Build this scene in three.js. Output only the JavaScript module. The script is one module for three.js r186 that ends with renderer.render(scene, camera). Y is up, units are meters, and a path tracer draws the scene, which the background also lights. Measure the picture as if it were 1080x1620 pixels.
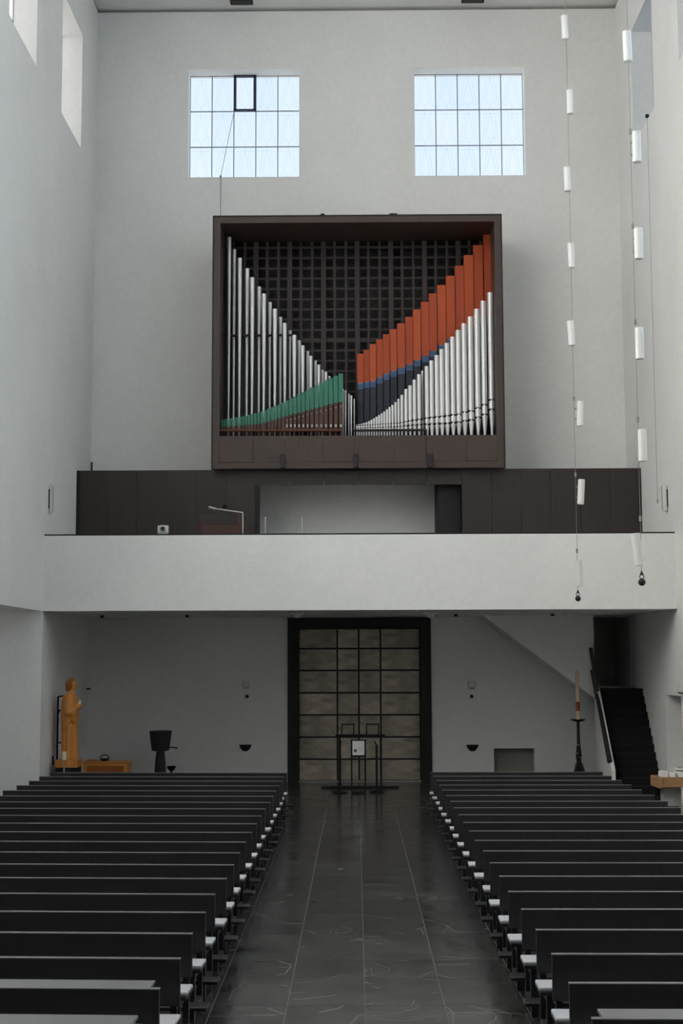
import * as THREE from 'three';
import { MarchingCubes } from 'three/addons/objects/MarchingCubes.js';
import { RoundedBoxGeometry } from 'three/addons/geometries/RoundedBoxGeometry.js';
import { mergeGeometries, mergeVertices, toCreasedNormals } from 'three/addons/utils/BufferGeometryUtils.js';

// ------------------------------------------------------------------ camera, sky, exposure
const scene = new THREE.Scene();
const FOCAL = 2211.32, EYE = 3.1;                       // focal length in pixels of the 1080 x 1620 frame; eye height in metres
const camera = new THREE.PerspectiveCamera(2 * Math.atan(810 / FOCAL) * 180 / Math.PI, 1080 / 1620, 0.1, 400);
camera.position.set(0, EYE, 0);
camera.rotation.set(0.1052, 0.0104, -0.0032, 'YXZ');
camera.updateMatrixWorld(true);
const renderer = new THREE.WebGLRenderer({ antialias: true });
renderer.toneMapping = THREE.LinearToneMapping;
renderer.toneMappingExposure = 1.5;
renderer.shadowMap.enabled = true;
const SKY = 1.15, SUN = 13, SUN_DIR = new THREE.Vector3(-80, 54, 70).normalize();
{ // hazy blue sky, paler towards the horizon and whiter round the veiled sun
  const W = 256, H = 128, d = new Float32Array(W * H * 4), zen = [0.44, 0.64, 1.0], hor = [0.78, 0.89, 1.0];
  for (let j = 0; j < H; j++) for (let i = 0; i < W; i++) {
    const up = ((j + 0.5) / H - 0.5) * Math.PI, az = ((i + 0.5) / W - 0.5) * 2 * Math.PI, y = Math.sin(up), c = Math.cos(az) * Math.cos(up) * SUN_DIR.x + y * SUN_DIR.y + Math.sin(az) * Math.cos(up) * SUN_DIR.z;
    const t = Math.pow(1 - Math.max(0, y), 1.6), glow = 0.9 * Math.exp((c - 1) * 5), k = (j * W + i) * 4;
    for (let q = 0; q < 3; q++) d[k + q] = zen[q] + (hor[q] - zen[q]) * t + glow; d[k + 3] = 1;
  }
  const t = new THREE.DataTexture(d, W, H, THREE.RGBAFormat, THREE.FloatType); t.mapping = THREE.EquirectangularReflectionMapping; t.magFilter = t.minFilter = THREE.LinearFilter; t.needsUpdate = true;
  scene.background = t; scene.backgroundIntensity = SKY;
}
const sun = new THREE.DirectionalLight(0xfff3e6, SUN);
sun.position.copy(SUN_DIR).multiplyScalar(120); sun.target.position.set(0, 0, 0); sun.castShadow = true; sun.shadow.radius = 6; sun.shadow.mapSize.set(4096, 4096);
Object.assign(sun.shadow.camera, { left: -45, right: 45, top: 40, bottom: -40, near: 1, far: 250 });
scene.add(sun, sun.target);

// ------------------------------------------------------------------ helpers
let seed = 20240611;
const rnd = () => { seed = (seed * 1664525 + 1013904223) >>> 0; return seed / 4294967296; };
const V = (x, y, z) => new THREE.Vector3(x, y, z);
const dirOf = (px, py) => V((px - 540) / FOCAL, (810 - py) / FOCAL, -1).applyQuaternion(camera.quaternion);
const at = (px, py, Z) => { const d = dirOf(px, py); return camera.position.clone().addScaledVector(d, Z / -d.z); };          // pixel on the plane z = -Z
const onX = (px, py, X) => { const d = dirOf(px, py); return camera.position.clone().addScaledVector(d, X / d.x); };
const mpp = (Z) => Z / FOCAL;                                                                                                     // metres per pixel there
const used = new Map();
function numbered(n) { const k = used.get(n) ?? 0; used.set(n, k + 1); return k ? `${n}_${String(k).padStart(3, '0')}` : n; }
function thing(name, label, category, pos = [0, 0, 0], turn = 0, group) {
  const o = new THREE.Group(); o.name = numbered(name); o.position.set(...pos); o.rotation.y = turn;
  o.userData = { label, category }; if (group) o.userData.group = group;
  scene.add(o); return o;
}
function structure(name, label, category = 'wall') {
  const o = new THREE.Group(); o.name = name; o.userData = { kind: 'structure', label, category }; scene.add(o); return o;
}
function part(name, geo, mat, parent, pos) {
  const m = new THREE.Mesh(Array.isArray(geo) ? mergeGeometries(geo.map((g) => g.index ? g.toNonIndexed() : g)) : geo, mat);
  m.name = name; m.castShadow = m.receiveShadow = true; if (pos) m.position.set(...pos);
  parent.add(m); return m;
}
function sub(name, parent, pos) { const g = new THREE.Group(); g.name = name; if (pos) g.position.set(...pos); parent.add(g); return g; }
function metreUV(g, ox = 0, oy = 0) {            // box-mapped uv in metres
  g.computeVertexNormals?.call(g);
  const p = g.attributes.position, n = g.attributes.normal, uv = new Float32Array(p.count * 2);
  for (let i = 0; i < p.count; i++) {
    const ax = Math.abs(n.getX(i)), ay = Math.abs(n.getY(i)), az = Math.abs(n.getZ(i)), x = p.getX(i), y = p.getY(i), z = p.getZ(i);
    if (ax > ay && ax > az) { uv[2 * i] = z + ox; uv[2 * i + 1] = y + oy; } else if (ay > az) { uv[2 * i] = x + ox; uv[2 * i + 1] = z + oy; } else { uv[2 * i] = x + ox; uv[2 * i + 1] = y + oy; }
  }
  g.setAttribute('uv', new THREE.BufferAttribute(uv, 2)); return g;
}
function box(x0, x1, y0, y1, z0, z1, ox = 0, oy = 0) {
  const g = new THREE.BoxGeometry(Math.abs(x1 - x0), Math.abs(y1 - y0), Math.abs(z1 - z0)); g.translate((x0 + x1) / 2, (y0 + y1) / 2, (z0 + z1) / 2);
  return metreUV(g, ox, oy);
}
function rbox(x0, x1, y0, y1, z0, z1, r = 0.01) {
  const g = new RoundedBoxGeometry(x1 - x0, y1 - y0, z1 - z0, 2, r); g.translate((x0 + x1) / 2, (y0 + y1) / 2, (z0 + z1) / 2); return metreUVkeep(g);
}
function metreUVkeep(g) { const n = g.attributes.normal.clone(); metreUV(g); g.setAttribute('normal', n); return g; }
function rod(a, b, r0, r1 = r0, seg = 10) {
  const d = b.clone().sub(a), g = new THREE.CylinderGeometry(r1, r0, d.length(), seg);
  g.applyQuaternion(new THREE.Quaternion().setFromUnitVectors(V(0, 1, 0), d.clone().normalize())); g.translate(...a.clone().add(b).multiplyScalar(0.5).toArray()); return g;
}
const lathe = (pts, seg = 24) => new THREE.LatheGeometry(pts.map(([r, y]) => new THREE.Vector2(r, y)), seg);

// ------------------------------------------------------------------ textures
function hash2(x, y, s) { let h = (x * 374761393 + y * 668265263 + s * 974711) | 0; h = Math.imul(h ^ (h >>> 13), 1274126177); return ((h ^ (h >>> 16)) >>> 0) / 4294967296; }
function vnoise(x, y, per, s) {                  // tiling value noise
  const ix = Math.floor(x), iy = Math.floor(y), fx = x - ix, fy = y - iy, u = fx * fx * (3 - 2 * fx), v = fy * fy * (3 - 2 * fy), w = (a) => ((a % per) + per) % per;
  const a = hash2(w(ix), w(iy), s), b = hash2(w(ix + 1), w(iy), s), c = hash2(w(ix), w(iy + 1), s), d = hash2(w(ix + 1), w(iy + 1), s);
  return a + (b - a) * u + (c - a) * v + (a - b - c + d) * u * v;
}
function fbm(u, v, base, oct, s) { let t = 0, a = 0.5, n = 0; for (let o = 0; o < oct; o++) { const p = base << o; t += a * vnoise(u * p, v * p, p, s + o * 17); n += a; a *= 0.5; } return t / n; }
function tex(N, size, srgb, fn) {                // fn(u, v) -> [r, g, b] 0..255; size = metres per repeat
  const d = new Uint8Array(N * N * 4);
  for (let j = 0; j < N; j++) for (let i = 0; i < N; i++) { const c = fn(i / N, j / N), k = (j * N + i) * 4; d[k] = c[0]; d[k + 1] = c[1]; d[k + 2] = c[2]; d[k + 3] = 255; }
  const t = new THREE.DataTexture(d, N, N); t.wrapS = t.wrapT = THREE.RepeatWrapping; t.magFilter = THREE.LinearFilter; t.minFilter = THREE.LinearMipmapLinearFilter; t.generateMipmaps = true;
  if (srgb) t.colorSpace = THREE.SRGBColorSpace; const r = Array.isArray(size) ? size : [size, size]; t.repeat.set(1 / r[0], 1 / r[1]); t.needsUpdate = true; return t;
}
const cl = (x) => Math.max(0, Math.min(255, x));
const plasterMap = tex(512, 5.3, true, (u, v) => { const n = fbm(u, v, 3, 5, 3) - 0.5, f = fbm(u, v, 64, 2, 9) - 0.5, k = 238 + n * 11 + f * 6; return [cl(k), cl(k), cl(k - 3)]; });
const plasterBump = tex(512, 2.1, false, (u, v) => { const k = 128 + (fbm(u, v, 24, 4, 5) - 0.5) * 200; return [cl(k), cl(k), cl(k)]; });
const grainMap = (s, r, g, b, amp, size) => tex(256, size, true, (u, v) => {
  const warp = fbm(u, v, 2, 3, s) * 0.5, ring = Math.sin((u * 9 + warp * 3) * Math.PI * 2) * 0.35 + (fbm(u, v * 0.0 + 0.3, 64, 2, s + 3) - 0.5) * 1.1 + (fbm(u, v, 16, 4, s + 7) - 0.5) * 0.7, k = 1 + ring * amp; return [cl(r * k), cl(g * k), cl(b * k)];
});
const darkWoodMap = grainMap(11, 48, 41, 38, 0.12, [0.8, 2.4]);
const pewWoodMap = grainMap(23, 32, 30, 33, 0.16, [0.9, 2.2]);
const organWoodMap = grainMap(31, 74, 60, 54, 0.1, [0.7, 2.2]);
const honeyWoodMap = grainMap(41, 214, 142, 68, 0.14, [0.35, 1.4]);
const speck = tex(256, 1.7, false, (u, v) => { const k = 128 + (fbm(u, v, 12, 5, 77) - 0.5) * 180; return [cl(k), cl(k), cl(k)]; });
// polished dark limestone: mottled grey with thin pale veins of random walk
const stoneMap = (() => {
  const N = 1024, c = document.createElement('canvas'); c.width = c.height = N; const x = c.getContext('2d'), im = x.createImageData(N, N);
  for (let j = 0; j < N; j++) for (let i = 0; i < N; i++) {
    const u = i / N, v = j / N, n = fbm(u, v, 6, 5, 51) - 0.5, f = fbm(u, v, 90, 2, 57) - 0.5, st = fbm(u, v * 3, 16, 3, 63) - 0.5, k = 54 + n * 26 + f * 16 + st * 12, q = (j * N + i) * 4;
    im.data[q] = cl(k); im.data[q + 1] = cl(k + 0.5); im.data[q + 2] = cl(k - 1); im.data[q + 3] = 255;
  }
  x.putImageData(im, 0, 0);
  for (let k = 0; k < 150; k++) {
    let px = rnd() * N, py = rnd() * N, a = (rnd() < 0.75 ? 0 : Math.PI / 2) + (rnd() - 0.5) * 1.1; const len = 5 + Math.floor(rnd() * 16), bright = 120 + rnd() * 90;
    x.strokeStyle = `rgba(${bright},${bright},${bright - 4},${0.15 + rnd() * 0.6})`; x.lineWidth = 0.8 + rnd() * 1.7; x.beginPath(); x.moveTo(px, py);
    for (let s = 0; s < len; s++) { a += (rnd() - 0.5) * 0.7; px += Math.cos(a) * 14; py += Math.sin(a) * 14; x.lineTo(px, py); } x.stroke();
  }
  const t = new THREE.CanvasTexture(c); t.wrapS = t.wrapT = THREE.RepeatWrapping; t.colorSpace = THREE.SRGBColorSpace; t.repeat.set(1 / 4.2, 1 / 4.2); return t;
})();
const stoneRough = tex(256, 2.7, false, (u, v) => { const k = 128 + (fbm(u, v, 5, 5, 91) - 0.5) * 170; return [cl(k), cl(k), cl(k)]; });
const bronzeMap = tex(512, [1.3, 0.55], true, (u, v) => { const n = fbm(u, v, 4, 5, 101) - 0.5, s = fbm(u, v * 2, 40, 2, 107) - 0.5, k = 1 + n * 0.5 + s * 0.25; return [cl(172 * k), cl(162 * k), cl(148 * k)]; });

// ------------------------------------------------------------------ materials
const std = (o) => new THREE.MeshStandardMaterial(o), phys = (o) => new THREE.MeshPhysicalMaterial(o);
const M = {
  plaster: std({ map: plasterMap, bumpMap: plasterBump, bumpScale: 0.0025, roughness: 0.9 }),
  ceiling: std({ map: plasterMap, roughness: 0.95 }),
  black: std({ color: 0x070708, roughness: 0.6 }),
  blackMetal: std({ color: 0x17171a, roughness: 0.45, metalness: 0.3 }),
  iron: std({ color: 0x1d1c1e, roughness: 0.6, metalness: 0.3, bumpMap: speck, bumpScale: 0.002 }),
  darkWood: std({ map: darkWoodMap, roughness: 0.5, bumpMap: darkWoodMap, bumpScale: 0.0015 }),
  pewWood: phys({ map: pewWoodMap, roughness: 0.5, clearcoat: 0.25, clearcoatRoughness: 0.25 }),
  pewLitTop: phys({ color: 0x6c6c70, roughness: 0.35, clearcoat: 0.6, clearcoatRoughness: 0.2 }),  // paler than the pew wood: light on the top faces put into the colour
  pad: std({ color: 0xb9bbc0, roughness: 0.85, bumpMap: speck, bumpScale: 0.002 }),  // seat tops paled, light from above put into the colour
  organWood: std({ map: organWoodMap, roughness: 0.5 }),
  lattice: std({ color: 0x3a2e2d, roughness: 0.6 }),
  rail: std({ color: 0x6b3b2a, roughness: 0.5 }),
  tin: std({ color: 0xe4e4e2, roughness: 0.34, metalness: 0.45 }),
  green: std({ color: 0x3b846c, roughness: 0.55, bumpMap: speck, bumpScale: 0.001 }),
  greenFoot: std({ color: 0x5a3b33, roughness: 0.6 }),
  orange: [0xbb4c1e, 0xb2471c, 0xc15222].map((c) => std({ color: c, roughness: 0.55 })),
  blue: std({ color: 0x425d84, roughness: 0.5 }),
  slate: std({ color: 0x262a38, roughness: 0.55 }),
  stone: [0.92, 1.0, 1.1, 0.97].map((k) => std({ map: stoneMap, color: new THREE.Color(k, k, k), roughnessMap: stoneRough, roughness: 0.4 })),
  joint: std({ color: 0x6f6d68, roughness: 0.8 }),
  bronze: [1.15, 1.06, 1.24].map((k) => std({ map: bronzeMap, color: new THREE.Color(k, k, k), roughness: 0.45, metalness: 0.12 })),
  sideGlass: phys({ color: new THREE.Color(0.23, 0.235, 0.24), roughness: 1, transmission: 1, thickness: 0, ior: 1.5, specularIntensity: 0.3 }),
  glass: phys({ color: 0xf2f4f2, roughness: 1, transmission: 1, thickness: 0, ior: 1.5, specularIntensity: 0.3 }),
  bar: std({ color: 0x8b949c, roughness: 0.6 }),
  ventBar: std({ color: 0x2a2f4a, roughness: 0.5 }),
  opal: phys({ color: 0xe2e2de, roughness: 0.35 }),
  cord: std({ color: 0x8b8880, roughness: 0.7 }),
  steel: std({ color: 0xc4c2bc, roughness: 0.35, metalness: 0.6 }),
  statue: std({ map: honeyWoodMap, roughness: 0.5, bumpMap: honeyWoodMap, bumpScale: 0.002 }),
  statueDark: std({ color: 0xa4622c, roughness: 0.55 }),
  dishAndLitHand: std({ color: 0xd9c3a8, roughness: 0.55 }),
  honey: std({ map: honeyWoodMap, roughness: 0.45 }),
  tableWood: std({ color: 0xa27c54, roughness: 0.5, bumpMap: honeyWoodMap, bumpScale: 0.001 }),
  wax: phys({ color: 0xefe6cc, roughness: 0.5 }),
  waxDim: phys({ color: 0xd8c3a2, roughness: 0.5 }),
  red: std({ color: 0x8c3b26, roughness: 0.6 }),
  paper: std({ color: 0xe6e6e6, roughness: 0.8 }),
  white: std({ color: 0xdcdcd8, roughness: 0.5 }),
  greyPaint: std({ color: 0xa8a8a4, roughness: 0.6 }),
  charcoal: std({ color: 0x2b282c, roughness: 0.75, bumpMap: speck, bumpScale: 0.004 }),
  addedDarkStone: std({ map: stoneMap, roughness: 0.85 }),
  carpet: std({ color: 0x08080b, roughness: 0.95 }),
  nicheStone: std({ color: 0x8f8d88, roughness: 0.85, bumpMap: speck, bumpScale: 0.006 }),
};

// ------------------------------------------------------------------ the room
const XL = -6.89, XR = 7.01, ZB = 36, ZP = 30.69, YC = 20.56, YS = 4.18, YT = 5.84, ZF = -9, T = 0.6;
const WY0 = 15.93, WY1 = 18.88, WIN = []; for (let z = 34.0; z > 28; z -= 4.93) WIN.push([z - 2.38, z]);
const ADDED_WIN = [[5.6, 9.8], [10.7, 14.9], [15.8, 20.0], [20.9, 25.1]], CY0 = 8.5, CY1 = 20;
const rect = (x0, x1, y0, y1) => { const p = new THREE.Path(); p.moveTo(x0, y0); p.lineTo(x0, y1); p.lineTo(x1, y1); p.lineTo(x1, y0); p.closePath(); return p; };
const poly = (pts) => { const s = new THREE.Shape(); pts.forEach(([x, y], i) => i ? s.lineTo(x, y) : s.moveTo(x, y)); s.closePath(); return s; };
const slab = (shape, depth) => new THREE.ExtrudeGeometry(shape, { depth, bevelEnabled: false });

// side walls: drawn in (z forward, y), extruded outwards
{
  const s = poly([[ZF, YS], [ZP, YS], [ZP, 0], [ZB + T, 0], [ZB + T, YC - 0.09], [ZF, YC - 0.09]]); WIN.forEach(([a, b]) => s.holes.push(rect(a, b, WY0, WY1))); ADDED_WIN.forEach(([a, b]) => s.holes.push(rect(a, b, CY0, CY1)));
  const g = slab(s, T); g.rotateY(Math.PI / 2); g.translate(XL - T, 0, 0);
  const w = structure('wall_left', 'white plaster nave wall with high square windows, above the low side aisle'); part('plaster_wall', metreUV(g), M.plaster, w);
}
{
  const s = poly([[ZF, 0], [ZB + T, 0], [ZB + T, YC - 0.09], [ZF, YC - 0.09]]); WIN.forEach(([a, b]) => s.holes.push(rect(a, b, WY0, WY1))); ADDED_WIN.forEach(([a, b]) => s.holes.push(rect(a, b, CY0, CY1)));
  s.holes.push(rect(30.56, 32.1, 0.003, 2.29));
  const g = slab(s, T); g.rotateY(Math.PI / 2); g.translate(XR, 0, 0);
  const w = structure('wall_right', 'white plaster nave wall with high square windows, beside the staircase'); part('plaster_wall', metreUV(g), M.plaster, w);
}
// back wall with two windows, the portal and the low niche
const DOOR = [-1.765, 1.905, 0, 4.17], NICHE = [3.478, 4.51, 0.02, 0.843], BW = [[-4.44, -1.472], [1.611, 4.552]];
{
  const s = poly([[XL - 0.01, 0], [DOOR[0], 0], [DOOR[0], DOOR[3]], [DOOR[1], DOOR[3]], [DOOR[1], 0], [XR + 0.01, 0], [XR + 0.01, YC - 0.09], [XL - 0.01, YC - 0.09]]);
  BW.forEach(([a, b]) => s.holes.push(rect(a, b, 15.87, 18.86))); s.holes.push(rect(...NICHE)); s.holes.push(rect(5.86, 6.99, 2.38, 4.16));
  const g = slab(s, T); g.translate(0, 0, -ZB - T);
  const w = structure('wall_back', 'white plaster end wall behind the organ and around the portal'); part('plaster_wall', metreUV(g), M.plaster, w);
  part('added_shaft', [box(5.7, 7.2, 2.2, 2.38, -ZB - 2.2, -ZB - T), box(5.7, 7.2, 4.16, 4.3, -ZB - 2.2, -ZB - T), box(5.7, 7.2, 2.2, 4.3, -ZB - 2.3, -ZB - 2.2), box(5.7, 5.86, 2.2, 4.3, -ZB - 2.2, -ZB - T), box(6.99, 7.2, 2.2, 4.3, -ZB - 2.2, -ZB - T)], M.plaster, w);  // recess added behind the landing so the wall there falls darker
  part('niche_back', box(NICHE[0] - 0.02, NICHE[1] + 0.02, 0.0, NICHE[3] + 0.02, -ZB - 0.42, -ZB - 0.34), M.nicheStone, w);
}
{
  const w = structure('wall_front', 'unseen altar wall behind the viewer, dark stone added to cut bounced light'); part('stone_wall', box(XL - 5, XR + 1, -0.3, YC, -ZF, -ZF + 0.5), M.addedDarkStone, w);  // out of view; dark stone added to keep bounced light off the gallery underside
}
// ceiling with a dark shadow gap along the walls
{
  const c = structure('ceiling', 'flat white ceiling with a dark shadow gap along the walls', 'ceiling');
  const x0 = XL - T - 0.2, x1 = XR + T + 0.2, z0 = -ZB - T - 0.2, z1 = -ZF + 0.5;
  part('ceiling_panel', box(x0, x1, YC, YC + 0.4, z0, z1), M.ceiling, c);
  part('outer_edge', [box(x0, XL - T, YC - 0.5, YC, z0, z1), box(XR + T, x1, YC - 0.5, YC, z0, z1), box(XL - T, XR + T, YC - 0.5, YC, z0, -ZB - T)], M.ceiling, c);
}
// side aisle on the left
{
  const w = structure('wall_aisle', 'low white side aisle with windows, beyond the left nave wall');
  part('end_wall', box(-7.87, XL - T, 0, YS + 0.15, -ZP - 0.3, -ZP), M.plaster, w);
  part('end_wall_far', box(-10.6, -8.91, 0, YS + 0.15, -ZP - 0.3, -ZP), M.plaster, w);
  part('aisle_ceiling', box(-11, XL - T + 0.01, YS + 0.02, YS + 0.4, -ZP - 0.3, -ZF), M.plaster, w);
  const s = poly([[ZF, 0], [ZP + 0.3, 0], [ZP + 0.3, YS + 0.3], [ZF, YS + 0.3]]); for (let z = 29.6; z > 0; z -= 4.93) s.holes.push(rect(z - 2.4, z, 1.0, 3.4));
  const g = slab(s, 0.4); g.rotateY(Math.PI / 2); g.translate(-11, 0, 0); part('outer_wall', metreUV(g), M.plaster, w);
  const d = structure('door_3', 'dark wooden door at the end of the left side aisle', 'door'); d.position.set(-8.39, 0, -ZP - 0.12);
  part('door_leaf', box(-0.51, 0.51, 0.005, YS + 0.01, -0.05, 0.05), M.darkWood, d); part('handle', rod(V(0.4, 1.05, 0.1), V(0.28, 1.05, 0.1), 0.012), M.steel, d);
}
// floor: base, then single slabs in the central aisle and the area before the portal
{
  const f = structure('floor', 'polished dark grey stone slab floor with pale veins', 'floor');
  part('floor_bed', box(-11.4, XR + T, -0.3, -0.0035, -ZB - T, -ZF + 0.5), M.joint, f);
  const put = (x0, x1, z0, z1) => { const m = M.stone[Math.floor(rnd() * 4)], g = 0.003; const t = box(x0 + g, x1 - g, -0.014, -rnd() * 0.0012, -z1 + g, -z0 - g, rnd() * 4, rnd() * 4); part('stone_slab', t, m, f); };
  const col = [-1.31, -0.64, 0.06, 0.78, 1.51];
  for (let c = 0; c < 4; c++) { let z = 8.3 + (c % 2) * 0.35; const ends = [12.99, 14.07, 14.87, 16.28, 17.6]; let prev = z;
    for (const e of ends) { put(col[c], col[c + 1], prev, e); prev = e; }
    while (prev < 29.6) { const n = Math.min(30, prev + 0.85 + Math.floor(rnd() * 3) * 0.28); put(col[c], col[c + 1], prev, n > 29.5 ? 30 : n); prev = n > 29.5 ? 30 : n; } }
  const wide = [-6.89, -5.9, -4.9, -4.0, -3.1, -2.2, -1.31, -0.64, 0.06, 0.78, 1.51, 2.4, 3.3, 4.2, 5.1, 6.0, 7.01];
  for (let c = 0; c < wide.length - 1; c++) for (let z = 30; z < 35.9; z += 1.0) put(wide[c], wide[c + 1], z, Math.min(z + 1.0, 36.2));
  part('stone_paving', [box(-11, -1.313, -0.014, -0.001, -29.997, 8.9), box(1.513, XR, -0.014, -0.001, -29.997, 8.9), box(-1.307, 1.507, -0.014, -0.001, -8.2, 8.9), box(-11, -6.9, -0.014, -0.001, -31, -30.003)], M.stone[0], f);
}
// glazing: steel grid with single panes of figured glass
const figured = (() => {
  const W = 128, H = 216, c = document.createElement('canvas'); c.width = W; c.height = H; const x = c.getContext('2d');
  x.fillStyle = '#ffffff'; x.fillRect(0, 0, W, H); x.strokeStyle = 'rgba(170,190,215,0.55)'; x.lineWidth = 1.3;
  const L = (a) => { x.beginPath(); a.forEach(([u, v], i) => i ? x.lineTo(u * W, v * H) : x.moveTo(u * W, v * H)); x.stroke(); };
  L([[0.1, 0.96], [0.34, 0.1]]); L([[0.9, 0.96], [0.68, 0.1]]); L([[0.26, 0.8], [0.5, 0.06], [0.75, 0.8]]); L([[0.2, 0.9], [0.4, 0.78], [0.5, 0.95], [0.62, 0.78], [0.82, 0.9]]); L([[0.05, 0.1], [0.95, 0.1]]);
  const t = new THREE.CanvasTexture(c); t.colorSpace = THREE.SRGBColorSpace; return t;
})();
const paneGlass = [[0.76, 0.71, 0.67], [0.78, 0.725, 0.675], [0.735, 0.70, 0.68]].map((c) => phys({ map: figured, color: new THREE.Color(...c), roughness: 0.05, transmission: 1, thickness: 0 }));
const pGeo = new THREE.PlaneGeometry(0.56, 0.94), vBar = box(-0.013, 0.013, -1.5, 1.5, -0.012, 0.012), hBar = box(-1.5, 1.5, -0.013, 0.013, -0.011, 0.011);
function backWindow(n, x0, x1, vent) {
  const w = structure(`window_${n}`, vent ? 'grid window of figured glass with one black-framed vent, above the silver tapered pipes' : 'grid window of figured glass above the orange organ pipes', 'window');
  w.position.set((x0 + x1) / 2, 17.365, -ZB - 0.46);
  const cw = (x1 - x0) / 5, ch = 2.99 / 3;
  for (let i = 0; i < 5; i++) for (let j = 0; j < 3; j++) {
    const p = part('pane', pGeo, paneGlass[Math.floor(rnd() * 3)], w, [(i - 2) * cw, (1 - j) * ch, 0]); p.scale.set((cw - 0.02) / 0.56, (ch - 0.02) / 0.94, 1);
    if (vent && i === 2 && j === 0) { const f = sub('vent_frame', w, [0, ch, 0]); for (const s of [-1, 1]) { part('stile', box(-0.035, 0.035, -ch / 2, ch / 2, -0.03, 0.05), M.ventBar, f, [s * (cw / 2 - 0.03), 0, 0.02]); part('rail', box(-cw / 2, cw / 2, -0.025, 0.025, -0.03, 0.05), M.ventBar, f, [0, s * (ch / 2 - 0.02), 0.02]); } }
  }
  for (let i = 0; i <= 5; i++) part('glazing_bar', vBar, M.bar, w, [(i - 2.5) * cw, 0, 0]);
  for (let j = 0; j <= 3; j++) part('glazing_bar', hBar, M.bar, w, [0, (j - 1.5) * ch, 0]);
}
backWindow(1, ...BW[0], true); backWindow(2, ...BW[1], false);
{
  let n = 3;
  for (const side of [-1, 1]) for (const [a, b] of WIN) {
    const w = structure(`window_${n++}`, side < 0 ? 'high square side window in deep white reveal of the left wall' : 'high square side window in deep white reveal of the right wall', 'window'), x = side < 0 ? XL - 0.54 : XR + 0.54;
    part('pane', new THREE.PlaneGeometry(b - a, WY1 - WY0).rotateY(-side * Math.PI / 2).translate(x, (WY0 + WY1) / 2, -(a + b) / 2), M.sideGlass, w);
    for (let i = 0; i <= 4; i++) part('glazing_bar', box(x - 0.02, x + 0.02, WY0, WY1, -b + (b - a) * i / 4 - 0.015, -b + (b - a) * i / 4 + 0.015), M.bar, w);
    for (let i = 0; i <= 3; i++) part('glazing_bar', box(x - 0.02, x + 0.02, WY0 + (WY1 - WY0) * i / 3 - 0.015, WY0 + (WY1 - WY0) * i / 3 + 0.015, -b, -a), M.bar, w);
  }
}

{ // unseen tall nave windows added to light the room, and the side aisle windows
  let n = 17 + 8;
  for (const side of [-1, 1]) for (const [a, b] of ADDED_WIN) {
    const w = structure(`window_${n++}`, side < 0 ? 'unseen tall window added in the left wall to light the nave' : 'unseen tall window added in the right wall to light the nave', 'window'), x = side < 0 ? XL - 0.5 : XR + 0.5;
    part('pane', new THREE.PlaneGeometry(b - a, CY1 - CY0).rotateY(-side * Math.PI / 2).translate(x, (CY0 + CY1) / 2, -(a + b) / 2), M.glass, w);
    for (let i = 0; i <= 4; i++) part('glazing_bar', box(x - 0.03, x + 0.03, CY0, CY1, -b + (b - a) * i / 4 - 0.03, -b + (b - a) * i / 4 + 0.03), M.bar, w);
  }
  for (let z = 29.6; z > 0; z -= 4.93) { const w = structure(`window_${n++}`, 'low window of the left side aisle', 'window'); part('pane', new THREE.PlaneGeometry(2.4, 2.4).rotateY(Math.PI / 2).translate(-10.8, 2.2, -z + 1.2), M.sideGlass, w); part('glazing_bar', box(-10.83, -10.77, 1.0, 3.4, -z + 1.17, -z + 1.23), M.bar, w); }
}
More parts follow.
